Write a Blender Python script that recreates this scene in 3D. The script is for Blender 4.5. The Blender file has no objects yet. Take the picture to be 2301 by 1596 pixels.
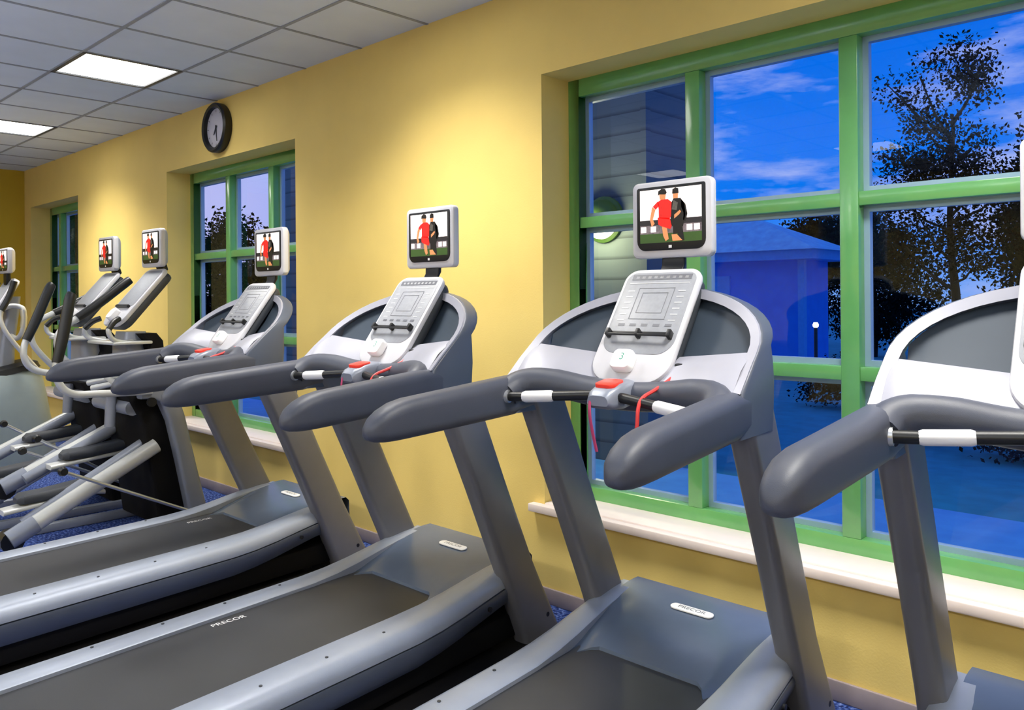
import bpy, bmesh, math, random
from mathutils import Vector, Matrix
random.seed(7)
SC = bpy.context.scene
COL = SC.collection
V = Vector

# ------------------------------------------------------------------ materials
def lin(c):
    c = c / 255.0
    return c / 12.92 if c <= 0.04045 else ((c + 0.055) / 1.055) ** 2.4
def rgb(t):
    return (lin(t[0]), lin(t[1]), lin(t[2]), 1.0)
def P(name, col, rough=0.5, metal=0.0, spec=0.5, vary=0.08, scale=12.0, bump=0.0, bscale=200.0, emit=0.0, coat=0.0):
    m = bpy.data.materials.new(name); m.use_nodes = True
    nt = m.node_tree; b = nt.nodes['Principled BSDF']
    tc = nt.nodes.new('ShaderNodeTexCoord')
    n = nt.nodes.new('ShaderNodeTexNoise'); n.inputs['Scale'].default_value = scale; n.inputs['Detail'].default_value = 4
    nt.links.new(tc.outputs['Object'], n.inputs['Vector'])
    r = nt.nodes.new('ShaderNodeValToRGB')
    c = rgb(col)
    r.color_ramp.elements[0].color = tuple(max(0, x * (1 - vary)) for x in c[:3]) + (1,)
    r.color_ramp.elements[1].color = tuple(min(1, x * (1 + vary)) for x in c[:3]) + (1,)
    r.color_ramp.elements[0].position = .3; r.color_ramp.elements[1].position = .7
    nt.links.new(n.outputs['Fac'], r.inputs['Fac'])
    nt.links.new(r.outputs['Color'], b.inputs['Base Color'])
    b.inputs['Roughness'].default_value = rough
    b.inputs['Metallic'].default_value = metal
    b.inputs['Specular IOR Level'].default_value = spec
    if coat: b.inputs['Coat Weight'].default_value = coat
    if emit:
        nt.links.new(r.outputs['Color'], b.inputs['Emission Color'])
        b.inputs['Emission Strength'].default_value = emit
    if bump:
        n2 = nt.nodes.new('ShaderNodeTexNoise'); n2.inputs['Scale'].default_value = bscale; n2.inputs['Detail'].default_value = 3
        nt.links.new(tc.outputs['Object'], n2.inputs['Vector'])
        bp = nt.nodes.new('ShaderNodeBump'); bp.inputs['Strength'].default_value = bump; bp.inputs['Distance'].default_value = .004
        nt.links.new(n2.outputs['Fac'], bp.inputs['Height']); nt.links.new(bp.outputs['Normal'], b.inputs['Normal'])
    return m
M = {}
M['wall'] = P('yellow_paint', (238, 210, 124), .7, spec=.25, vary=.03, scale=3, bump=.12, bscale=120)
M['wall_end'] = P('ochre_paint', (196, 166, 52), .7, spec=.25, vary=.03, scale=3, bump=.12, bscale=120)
M['white_sill'] = P('sill_white', (240, 226, 220), .45, vary=.02, scale=20)
M['base'] = P('baseboard_grey', (150, 138, 140), .5)
M['green'] = P('green_window_paint', (100, 168, 98), .22, vary=.03, spec=.7, coat=.35)
M['bluegrey'] = P('aluminium_bead', (150, 180, 205), .35, metal=.3, vary=.03)
M['tm_grey'] = P('treadmill_grey_plastic', (76, 82, 95), .36, vary=.03, bump=.05, bscale=600)
M['tm_up'] = P('upright_grey', (112, 112, 118), .38, metal=.25, vary=.03)
M['tm_grip'] = P('grip_rubber', (66, 70, 83), .48, vary=.04, bump=.1, bscale=700)
M['tm_silver'] = P('silver_plastic', (158, 159, 171), .4, metal=.15, vary=.02)
M['tm_rail'] = P('foot_rail_silver', (150, 158, 174), .4, metal=.2, vary=.03, bump=.1, bscale=500)
M['tm_hood'] = P('motor_hood', (88, 100, 120), .24, vary=.03)
M['tm_panel'] = P('smoked_panel', (52, 62, 74), .55, vary=.03, spec=.25)
M['belt'] = P('running_belt', (47, 48, 52), .5, vary=.1, scale=5, bump=.2, bscale=900)
M['black'] = P('black_plastic', (16, 17, 19), .4, vary=.1)
M['blackm'] = P('black_matte', (13, 12, 12), .75, vary=.1, spec=.2)
M['console'] = P('console_silver', (206, 206, 212), .32, metal=.1, vary=.02)
M['display'] = P('console_keypad', (142, 145, 152), .4, vary=.06, scale=60)
M['mark'] = P('keypad_marks', (98, 100, 108), .4)
M['mark_l'] = P('keypad_marks_light', (192, 194, 198), .4)
M['white'] = P('white_plastic', (245, 245, 245), .35, vary=.02)
M['greenmark'] = P('green_mark', (60, 140, 120), .5)
M['red'] = P('red_button', (235, 60, 45), .35, emit=.15)
M['cord'] = P('red_cord', (225, 62, 60), .5)
M['magenta'] = P('strap_magenta', (170, 50, 95), .5)
M['chrome'] = P('brushed_silver', (205, 208, 212), .28, metal=.7, vary=.03)
M['tubes'] = P('silver_tube_paint', (205, 207, 205), .32, metal=.25, vary=.03)
M['amt_grey'] = P('machine_grey', (136, 142, 156), .35, metal=.2, vary=.03)
M['shroud'] = P('shroud_greygreen', (138, 152, 156), .4, vary=.03)
M['pedal'] = P('pedal_rubber', (48, 52, 60), .6, vary=.06, bump=.2, bscale=300)
M['clockface'] = P('clock_face', (186, 186, 200), .4, vary=.02)
M['dgrey'] = P('dark_grey', (52, 56, 62), .45)
M['lgreen'] = P('grass_picture', (58, 88, 34), .5, emit=.25)
M['p_white'] = P('picture_white', (250, 240, 236), .4, emit=.75, vary=.03)
M['p_dark'] = P('picture_dark', (44, 40, 44), .4, emit=.2)
M['p_stand'] = P('picture_stand', (120, 108, 112), .4, emit=.3, vary=.4, scale=90)
M['p_red'] = P('picture_red', (214, 30, 24), .4, emit=.6, vary=.15, scale=60)
M['p_skin'] = P('picture_skin', (214, 140, 90), .4, emit=.5)
M['p_black'] = P('picture_black', (22, 20, 20), .4, emit=.1)
M['p_hair'] = P('picture_hair', (24, 18, 16), .4, emit=.1)
M['p_grey'] = P('picture_grey', (96, 92, 84), .4, emit=.2, vary=.3, scale=120)
M['mat'] = P('shade_sheet', (14, 12, 12), .6, vary=.25, scale=60, spec=.3)  # near-black that stands in for shade on the floor below the treadmills
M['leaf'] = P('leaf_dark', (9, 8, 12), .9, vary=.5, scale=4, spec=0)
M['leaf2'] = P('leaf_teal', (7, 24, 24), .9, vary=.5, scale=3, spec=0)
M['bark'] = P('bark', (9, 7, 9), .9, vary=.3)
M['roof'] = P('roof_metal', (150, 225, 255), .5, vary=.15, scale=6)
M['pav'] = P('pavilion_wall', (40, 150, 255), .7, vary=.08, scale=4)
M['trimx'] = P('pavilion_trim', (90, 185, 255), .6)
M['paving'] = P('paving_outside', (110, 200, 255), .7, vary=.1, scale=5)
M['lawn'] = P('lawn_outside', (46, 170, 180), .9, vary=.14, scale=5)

def emission(name, col, s):
    m = bpy.data.materials.new(name); m.use_nodes = True; nt = m.node_tree
    nt.nodes.remove(nt.nodes['Principled BSDF'])
    e = nt.nodes.new('ShaderNodeEmission'); e.inputs['Strength'].default_value = s
    tc = nt.nodes.new('ShaderNodeTexCoord'); n = nt.nodes.new('ShaderNodeTexNoise'); n.inputs['Scale'].default_value = 3
    r = nt.nodes.new('ShaderNodeValToRGB'); c = rgb(col)
    r.color_ramp.elements[0].color = tuple(x * .97 for x in c[:3]) + (1,); r.color_ramp.elements[1].color = c
    nt.links.new(tc.outputs['Object'], n.inputs['Vector']); nt.links.new(n.outputs['Fac'], r.inputs['Fac'])
    nt.links.new(r.outputs['Color'], e.inputs['Color'])
    nt.links.new(e.outputs[0], nt.nodes['Material Output'].inputs['Surface'])
    return m
M['diffuser'] = emission('light_diffuser', (255, 252, 246), 7.0)
M['sconce_glow'] = emission('sconce_glow', (255, 246, 205), 6.0)
M['lamp_glow'] = emission('garden_lamp_glow', (255, 240, 235), 5.0)

def glass_mat():
    m = bpy.data.materials.new('window_glass'); m.use_nodes = True; nt = m.node_tree
    nt.nodes.remove(nt.nodes['Principled BSDF'])
    t = nt.nodes.new('ShaderNodeBsdfTransparent'); t.inputs['Color'].default_value = (.93, .95, .97, 1)
    g = nt.nodes.new('ShaderNodeBsdfGlossy'); g.inputs['Roughness'].default_value = .01
    g.inputs['Color'].default_value = (.9, .95, 1, 1)
    lwn = nt.nodes.new('ShaderNodeLayerWeight'); lwn.inputs['Blend'].default_value = .5
    pw = nt.nodes.new('ShaderNodeMath'); pw.operation = 'POWER'; pw.inputs[1].default_value = 4.5
    f = nt.nodes.new('ShaderNodeMath'); f.operation = 'MULTIPLY_ADD'; f.inputs[1].default_value = .8; f.inputs[2].default_value = .03
    nt.links.new(lwn.outputs['Facing'], pw.inputs[0]); nt.links.new(pw.outputs[0], f.inputs[0])
    n = nt.nodes.new('ShaderNodeTexNoise'); n.inputs['Scale'].default_value = 1.3
    bp = nt.nodes.new('ShaderNodeBump'); bp.inputs['Strength'].default_value = .01
    nt.links.new(n.outputs['Fac'], bp.inputs['Height']); nt.links.new(bp.outputs['Normal'], g.inputs['Normal'])
    x = nt.nodes.new('ShaderNodeMixShader')
    nt.links.new(f.outputs[0], x.inputs[0]); nt.links.new(t.outputs[0], x.inputs[1]); nt.links.new(g.outputs[0], x.inputs[2])
    nt.links.new(x.outputs[0], nt.nodes['Material Output'].inputs['Surface'])
    return m
M['glass'] = glass_mat()

def ceiling_mat():
    m = P('ceiling_tile', (214, 224, 232), .85, spec=.15, vary=.03, scale=4, bump=.15, bscale=160)
    return m
M['ceil'] = ceiling_mat()
M['grid'] = P('ceiling_grid', (146, 152, 158), .6)

def carpet_mat():
    m = bpy.data.materials.new('navy_carpet'); m.use_nodes = True; nt = m.node_tree; b = nt.nodes['Principled BSDF']
    tc = nt.nodes.new('ShaderNodeTexCoord')
    n = nt.nodes.new('ShaderNodeTexNoise'); n.inputs['Scale'].default_value = 70; n.inputs['Detail'].default_value = 6
    nt.links.new(tc.outputs['Object'], n.inputs['Vector'])
    r = nt.nodes.new('ShaderNodeValToRGB')
    r.color_ramp.elements[0].color = rgb((26, 34, 78)); r.color_ramp.elements[0].position = .38
    r.color_ramp.elements[1].color = rgb((120, 136, 186)); r.color_ramp.elements[1].position = .68
    e = r.color_ramp.elements.new(.52); e.color = rgb((50, 74, 140))
    nt.links.new(n.outputs['Fac'], r.inputs['Fac']); nt.links.new(r.outputs['Color'], b.inputs['Base Color'])
    b.inputs['Roughness'].default_value = .95; b.inputs['Specular IOR Level'].default_value = .1
    bp = nt.nodes.new('ShaderNodeBump'); bp.inputs['Strength'].default_value = .5; bp.inputs['Distance'].default_value = .004
    nt.links.new(n.outputs['Fac'], bp.inputs['Height']); nt.links.new(bp.outputs['Normal'], b.inputs['Normal'])
    return m
M['carpet'] = carpet_mat()

def siding_mat():
    m = bpy.data.materials.new('siding_outside'); m.use_nodes = True; nt = m.node_tree; b = nt.nodes['Principled BSDF']
    tc = nt.nodes.new('ShaderNodeTexCoord')
    w = nt.nodes.new('ShaderNodeTexWave'); w.bands_direction = 'Z'; w.inputs['Scale'].default_value = 1.6; w.inputs['Distortion'].default_value = .2
    w.wave_profile = 'SAW'
    nt.links.new(tc.outputs['Object'], w.inputs['Vector'])
    r = nt.nodes.new('ShaderNodeValToRGB')
    r.color_ramp.elements[0].color = rgb((62, 74, 80)); r.color_ramp.elements[1].color = rgb((96, 110, 114))
    r.color_ramp.elements[0].position = .02; r.color_ramp.elements[1].position = .2
    nt.links.new(w.outputs['Fac'], r.inputs['Fac']); nt.links.new(r.outputs['Color'], b.inputs['Base Color'])
    b.inputs['Roughness'].default_value = .8
    return m
M['siding'] = siding_mat()

# ------------------------------------------------------------------ mesh helpers
XF = None                                      # optional vertex map applied while a machine is being built
def meta(o, label=None, cat=None, group=None, kind=None):
    if label: o['label'] = label
    if cat: o['category'] = cat
    if group: o['group'] = group
    if kind: o['kind'] = kind
    return o
def obj(name, verts, faces, mats, parent=None, idx=None, sharp=38.0, bevel=0.0, bseg=2, smooth=True):
    if XF: verts = [XF(v) for v in verts]
    if not isinstance(mats, (list, tuple)): mats = [mats]
    bm = bmesh.new()
    vs = [bm.verts.new(v) for v in verts]
    for k, f in enumerate(faces):
        try:
            fc = bm.faces.new([vs[i] for i in f])
            if idx: fc.material_index = idx[k]
        except ValueError:
            pass
    bmesh.ops.remove_doubles(bm, verts=bm.verts, dist=1e-5)
    bmesh.ops.recalc_face_normals(bm, faces=bm.faces)
    if bevel > 0:
        es = [e for e in bm.edges if len(e.link_faces) == 2 and e.calc_face_angle(0) > math.radians(35)]
        bmesh.ops.bevel(bm, geom=es, offset=bevel, segments=bseg, profile=.5, affect='EDGES', clamp_overlap=True)
    bm.normal_update()
    for f in bm.faces: f.smooth = smooth
    for e in bm.edges:
        if len(e.link_faces) == 2 and e.calc_face_angle(0) > math.radians(sharp): e.smooth = False
    me = bpy.data.meshes.new(name); bm.to_mesh(me); bm.free()
    for m in mats: me.materials.append(m)
    o = bpy.data.objects.new(name, me); COL.objects.link(o)
    if parent is not None: o.parent = parent
    return o
def empty(name, loc, label, cat, group=None, kind=None):
    o = bpy.data.objects.new(name, None); COL.objects.link(o); o.location = loc
    o.empty_display_size = .1
    return meta(o, label, cat, group, kind)
class MB:
    """collects shapes of ONE part"""
    def __init__(s): s.v = []; s.f = []; s.i = []
    def add(s, verts, faces, mi=0):
        k = len(s.v); s.v += [V(p) for p in verts]; s.f += [[a + k for a in f] for f in faces]; s.i += [mi] * len(faces); return s
    def box(s, x0, x1, y0, y1, z0, z1, mi=0):
        return s.add([(x0, y0, z0), (x1, y0, z0), (x1, y1, z0), (x0, y1, z0), (x0, y0, z1), (x1, y0, z1), (x1, y1, z1), (x0, y1, z1)],
                     [(0, 3, 2, 1), (4, 5, 6, 7), (0, 1, 5, 4), (1, 2, 6, 5), (2, 3, 7, 6), (3, 0, 4, 7)], mi)
    def loft(s, rings, mi=0, cap=True, closed=True):
        n = len(rings[0]); k = len(s.v); fs = []
        for r in rings: s.v += [V(p) for p in r]
        for a in range(len(rings) - 1):
            for b in range(n if closed else n - 1):
                c = (b + 1) % n
                fs.append([k + a * n + b, k + a * n + c, k + (a + 1) * n + c, k + (a + 1) * n + b])
        if cap and closed:
            fs.append([k + i for i in range(n)][::-1]); fs.append([k + (len(rings) - 1) * n + i for i in range(n)])
        s.f += fs; s.i += [mi] * len(fs); return s
    def tube(s, pts, r, n=12, mi=0, smooth=0, sq=1.0):
        pts = [V(p) for p in pts]
        rs = r if isinstance(r, (list, tuple)) else [r] * len(pts)
        if smooth: pts, rs = spline(pts, rs, smooth)
        t0 = (pts[1] - pts[0]).normalized()
        up = V((0, 0, 1)) if abs(t0.z) < .9 else V((1, 0, 0))
        nrm = (up - t0 * up.dot(t0)).normalized(); rings = []
        for i, p in enumerate(pts):
            t = (pts[min(i + 1, len(pts) - 1)] - pts[max(i - 1, 0)]).normalized()
            nrm = (nrm - t * nrm.dot(t)).normalized(); bn = t.cross(nrm)
            rings.append([p + (nrm * math.cos(2 * math.pi * k / n) + bn * math.sin(2 * math.pi * k / n) * sq) * rs[i] for k in range(n)])
        return s.loft(rings, mi)
    def build(s, name, mats, parent=None, **kw):
        return obj(name, s.v, s.f, mats, parent, idx=s.i if isinstance(mats, (list, tuple)) else None, **kw)
def spline(pts, rs, sub):
    out = []; ro = []
    for i in range(len(pts) - 1):
        p0 = pts[max(i - 1, 0)]; p1 = pts[i]; p2 = pts[i + 1]; p3 = pts[min(i + 2, len(pts) - 1)]
        for k in range(sub):
            t = k / sub
            out.append(.5 * ((2 * p1) + (p2 - p0) * t + (2 * p0 - 5 * p1 + 4 * p2 - p3) * t * t + (3 * p1 - p0 - 3 * p2 + p3) * t ** 3))
            ro.append(rs[i] * (1 - t) + rs[i + 1] * t)
    out.append(pts[-1]); ro.append(rs[-1]); return out, ro
def roundring(pts, r, n=4):
    """round the corners of a closed 3-D polygon ring"""
    pts = [V(p) for p in pts]; out = []; m = len(pts)
    for i in range(m):
        a = pts[i - 1]; b = pts[i]; c = pts[(i + 1) % m]
        d1 = a - b; d2 = c - b
        rr = min(r, d1.length * .48, d2.length * .48)
        p1 = b + d1.normalized() * rr; p2 = b + d2.normalized() * rr
        for k in range(n + 1):
            t = k / n
            out.append(p1 * (1 - t) ** 2 + b * 2 * t * (1 - t) + p2 * t * t)
    return out
def rrect(x0, x1, y0, y1, rbl, rbr=None, rtr=None, rtl=None, n=7):
    rbr = rbl if rbr is None else rbr; rtr = rbl if rtr is None else rtr; rtl = rbl if rtl is None else rtl
    o = []
    for cx, cy, r, a0 in ((x1 - rtr, y1 - rtr, rtr, 0), (x0 + rtl, y1 - rtl, rtl, 90), (x0 + rbl, y0 + rbl, rbl, 180), (x1 - rbr, y0 + rbr, rbr, 270)):
        for k in range(n + 1):
            a = math.radians(a0 + 90 * k / n); o.append((cx + r * math.cos(a), cy + r * math.sin(a)))
    return o
def slab(mb, outline, frame, d0, d1, bev=.006, mi=0, bevback=True):
    """outline(inset) in a plane frame (o, ex, eu, en), from depth d0 (back) to d1 (front), edges eased"""
    o, ex, eu, en = frame
    def ring(ins, d): return [o + ex * a + eu * b + en * d for a, b in outline(ins)]
    rings = []
    if bevback: rings += [ring(bev, d0), ring(bev * .3, d0 + bev * .3)]
    rings += [ring(0, d0 + (bev if bevback else 0)), ring(0, d1 - bev), ring(bev * .3, d1 - bev * .3), ring(bev, d1)]
    return mb.loft(rings, mi)
def text_part(s, size, frame, d, mat, name, parent, align='CENTER', sx=1.0, thick=0.0):
    cu = bpy.data.curves.new('lettering', 'FONT'); cu.body = s; cu.size = size; cu.align_x = align; cu.align_y = 'CENTER'
    cu.extrude = thick
    to = bpy.data.objects.new('lettering', cu); COL.objects.link(to)
    dg = bpy.context.evaluated_depsgraph_get(); me = bpy.data.meshes.new_from_object(to.evaluated_get(dg))
    bpy.data.objects.remove(to); bpy.data.curves.remove(cu)
    o, ex, eu, en = frame
    vs = [o + ex * v.co.x * sx + eu * v.co.y + en * (d + v.co.z) for v in me.vertices]
    fs = [list(p.vertices) for p in me.polygons]
    bpy.data.meshes.remove(me)
    return obj(name, vs, fs, mat, parent, smooth=False)
def copy_tree(o, parent=None):
    kids = list(o.children)
    c = o.copy(); COL.objects.link(c)
    if parent is not None:
        c.parent = parent; c.matrix_parent_inverse = o.matrix_parent_inverse.copy()
    for ch in kids: copy_tree(ch, c)
    return c

# ------------------------------------------------------------------ camera
F_PX, YAW, ROLL, SY = 1827.68, .7624, -.0082, -130.2
cam_pos = V((0, -2.9164, 1.46))
fw = V((-math.sin(YAW), math.cos(YAW), 0)); rt0 = V((math.cos(YAW), math.sin(YAW), 0)); up0 = V((0, 0, 1))
rt = rt0 * math.cos(ROLL) + up0 * math.sin(ROLL); up = up0 * math.cos(ROLL) - rt0 * math.sin(ROLL)
cd = bpy.data.cameras.new('camera'); cam = bpy.data.objects.new('camera', cd); COL.objects.link(cam)
cd.sensor_width = 36; cd.sensor_fit = 'HORIZONTAL'; cd.lens = F_PX / 2301 * 36; cd.shift_y = SY / 2301; cd.clip_start = .05; cd.clip_end = 300
cam.matrix_world = Matrix(((rt.x, up.x, -fw.x, cam_pos.x), (rt.y, up.y, -fw.y, cam_pos.y), (rt.z, up.z, -fw.z, cam_pos.z), (0, 0, 0, 1)))
SC.camera = cam

# ------------------------------------------------------------------ room shell
XL, XR, YB, CZ = -10.57, 3.6, -7.4, 2.963
WT = .30                                                           # wall thickness
ZS, ZT = .47, 2.525                                                # window opening
WINS = [(-10.35, -8.83, [-10.02, -9.42]), (-6.75, -4.765, [-6.09, -5.43]), (-2.58, 2.1, [-1.88, -1.205, -.54, .12, .78, 1.44])]

def struct(o): o['kind'] = 'structure'; return o
b = MB()
xs = [XL - .2] + [x for w in WINS for x in w[:2]] + [XR + .2]
b.box(xs[0], xs[-1], 0, WT, -.3, ZS); b.box(xs[0], xs[-1], 0, WT, ZT, CZ + .3)
for i in range(0, len(xs), 2): b.box(xs[i], xs[i + 1], 0, WT, ZS, ZT)
struct(b.build('wall_back', M['wall'], smooth=False))
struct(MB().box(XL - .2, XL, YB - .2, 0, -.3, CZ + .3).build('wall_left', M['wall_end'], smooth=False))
struct(MB().box(XR, XR + .2, YB - .2, 0, -.3, CZ + .3).build('wall_right', M['wall'], smooth=False))
struct(MB().box(XL, XR, YB - .2, YB, -.3, CZ + .3).build('wall_front', M['wall'], smooth=False))
struct(MB().box(XL, XR, YB, 0, -.3, 0).build('floor', M['carpet'], smooth=False))
struct(MB().box(XL, XR, -.014, 0, 0, .075).build('baseboard_back', M['base'], bevel=.004))
struct(MB().box(XL, XL + .014, YB, -.014, 0, .075).build('baseboard_left', M['base'], bevel=.004))

# ceiling: tiles between T-bar runs, holes left for the light fittings
TILE, X0, W0 = .61, -3.41, .5377
LX = [X0 - 3.5 * TILE, X0 - 7.5 * TILE, X0 - 11.5 * TILE + .12, X0 + .5 * TILE, X0 + 4.5 * TILE, X0 + 8.5 * TILE]
LY = [-(W0 + .5 * TILE), -(W0 + 7.5 * TILE)]
LIGHTS = [(x, y) for y in LY for x in LX if XL + .4 < x < XR - .4]
HS = TILE / 2
def near(x, y): return any(abs(x - a) < .02 and abs(y - c) < .02 for a, c in LIGHTS)
b = MB(); g = MB()
gx = []; k = -20
while k < 30:
    x = X0 - k * TILE
    if XL < x < XR: gx.append(x)
    k += 1
gx = sorted([XL] + gx + [XR]); gy = [0.0]; y = -W0
while y > YB: gy.append(y); y -= TILE
gy.append(YB)
for i in range(len(gx) - 1):
    for j in range(len(gy) - 1):
        cx, cy = (gx[i] + gx[i + 1]) / 2, (gy[j] + gy[j + 1]) / 2
        if near(cx, cy): continue
        b.box(gx[i], gx[i + 1], gy[j + 1], gy[j], CZ, CZ + .02)
b.box(XL, XR, YB, 0, CZ + .16, CZ + .3)
struct(b.build('ceiling', M['ceil'], smooth=False))
for x in gx[1:-1]: g.box(x - .010, x + .010, YB, 0, CZ - .004, CZ + .003)
for y in gy[1:-1]: g.box(XL, XR, y - .010, y + .010, CZ - .0045, CZ + .0025)
struct(g.build('trim_1', M['grid'], smooth=False))

def ceiling_light(first):
    t = empty('ceiling_light', (0, 0, 0), '', 'light', 'recessed ceiling panel lights')
    f = MB(); h = HS - .012
    for a in (-1, 1):
        f.box(a * h - .012, a * h + .012, -h - .012, h + .012, CZ - .006, CZ + .13)
        f.box(-h - .012, h + .012, a * h - .012, a * h + .012, CZ - .006, CZ + .13)
    f.build('fitting_frame', M['dgrey'], t)
    MB().box(-h, h, -h, h, CZ + .004, CZ + .012).build('diffuser', M['diffuser'], t, smooth=False)
    return t
LW = {}
proto = None
for n, (x, y) in enumerate(LIGHTS):
    if proto is None: proto = ceiling_light(True); o = proto
    else: o = copy_tree(proto)
    o.location = (x, y, 0)
    if y < -3: o['label'] = 'square ceiling panel light in the row far from the windows'
    else: o['label'] = 'lit square ceiling panel light out of frame above the nearer treadmills'
    if abs(x - LX[0]) < .01 and y > -3: o['label'] = 'lit square ceiling panel light nearest the round wall clock'
    if abs(x - LX[1]) < .01 and y > -3: o['label'] = 'lit square ceiling panel light cut by the left edge of the photo'
    ld = bpy.data.lights.new('panel_lamp', 'AREA'); ld.shape = 'SQUARE'; ld.size = .55
    ld.color = (1, .965, .90); ld.spread = math.radians(122 if y > -3 else 165)
    ld.energy = 17 if y > -3 else 50
    lo = bpy.data.objects.new('panel_lamp', ld); COL.objects.link(lo); lo.parent = o; lo.location = (0, 0, CZ - .012)

# windows
def window(k, x0, x1, muls):
    t = empty('window_%d' % k, ((x0 + x1) / 2, .2, ZS), ['', 'narrow green-framed window in the far left corner', 'green-framed three-bay window below the wall clock', 'large green-framed window behind the two nearest treadmills'][k], 'window', None, 'structure')
    ox, oy, oz = t.location
    def L(m): 
        m.v = [p - V((ox, oy, oz)) for p in m.v]; return m
    FY0, FY1 = .20, .29
    f = MB()
    f.box(x0, x0 + .065, FY0, FY1, ZS, ZT); f.box(x1 - .065, x1, FY0, FY1, ZS, ZT)
    f.box(x0 + .065, x1 - .065, FY0, FY1, ZT - .085, ZT); f.box(x0 + .065, x1 - .065, FY0, FY1, ZS, ZS + .065)
    L(f).build('window_frame', M['green'], t, bevel=.003)
    for m_ in muls:
        L(MB().box(m_ - .035, m_ + .035, FY0, FY1, ZS + .065, ZT - .085)).build('mullion', M['green'], t, bevel=.003)
    edges = [x0 + .065] + [c for m_ in muls for c in (m_ - .035, m_ + .035)] + [x1 - .065]
    zs = [ZS + .065, 1.132, 1.186, 1.795, 1.848, ZT - .085]
    for i in range(0, len(edges), 2):
        for z in (1, 3): L(MB().box(edges[i], edges[i + 1], FY0 + .004, FY1, zs[z], zs[z + 1])).build('transom', M['green'], t, bevel=.003)
        for z in (0, 2, 4):
            a, c, d, e = edges[i], edges[i + 1], zs[z], zs[z + 1]
            bd = MB(); q = .022
            bd.box(a, a + q, .255, .285, d, e); bd.box(c - q, c, .255, .285, d, e); bd.box(a + q, c - q, .255, .285, d, d + q); bd.box(a + q, c - q, .255, .285, e - q, e)
            L(bd).build('glazing_bead', M['bluegrey'], t, smooth=False)
            L(MB().add([(a + q * .5, .274, d + q * .5), (c - q * .5, .274, d + q * .5), (c - q * .5, .274, e - q * .5), (a + q * .5, .274, e - q * .5)], [(0, 1, 2, 3)])).build('pane', M['glass'], t, smooth=False)
    L(MB().box(x0 - .07, x1 + .07, -.045, -.001, .432, ZS).box(x0, x1, -.001, .20, .45, ZS + .006)).build('window_sill', M['white_sill'], t, bevel=.005)
    return t
for k, w in enumerate(WINS): window(k + 1, *w)

# ------------------------------------------------------------------ wall clock
def wall_clock():
    c = empty('wall_clock', (-5.80, 0, 2.745), 'round black-rimmed wall clock above the middle window', 'clock')
    r = .185; rings = []; n = 40
    prof = [(r - .005, 0), (r, -.01), (r, -.055), (r - .012, -.066), (r - .032, -.06), (r - .04, -.03)]
    MB().loft([[(q * math.cos(2 * math.pi * k / n), y, q * math.sin(2 * math.pi * k / n)) for k in range(n)] for q, y in prof], cap=True).build('clock_rim', M['black'], c)
    MB().loft([[(q * math.cos(2 * math.pi * k / n), y, q * math.sin(2 * math.pi * k / n)) for k in range(n)] for q, y in ((r - .03, -.02), (r - .03, -.034))]).build('clock_face', M['clockface'], c)
    for a, l, w in ((215, .06, .008), (172, .10, .006)):
        d = V((math.sin(math.radians(a)), 0, math.cos(math.radians(a)))); s = V((d.z, 0, -d.x)) * w; y = V((0, -.037, 0))
        MB().loft([[y + s - d * .02, y - s - d * .02, y - s * .5 + d * l, y + s * .5 + d * l], [y + s - d * .02 - V((0, .003, 0)), y - s - d * .02 - V((0, .003, 0)), y - s * .5 + d * l - V((0, .003, 0)), y + s * .5 + d * l - V((0, .003, 0))]]).build('clock_hand', M['dgrey'], c, smooth=False)
    for k in range(12):
        a = math.radians(30 * k); d = V((math.sin(a), 0, math.cos(a))); s = V((d.z, 0, -d.x)) * .004; y = V((0, -.0355, 0))
        MB().add([y + d * .118 - s, y + d * .118 + s, y + d * .138 + s, y + d * .138 - s], [(0, 1, 2, 3)]).build('hour_mark', M['mark'], c, smooth=False)
wall_clock()

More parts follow.
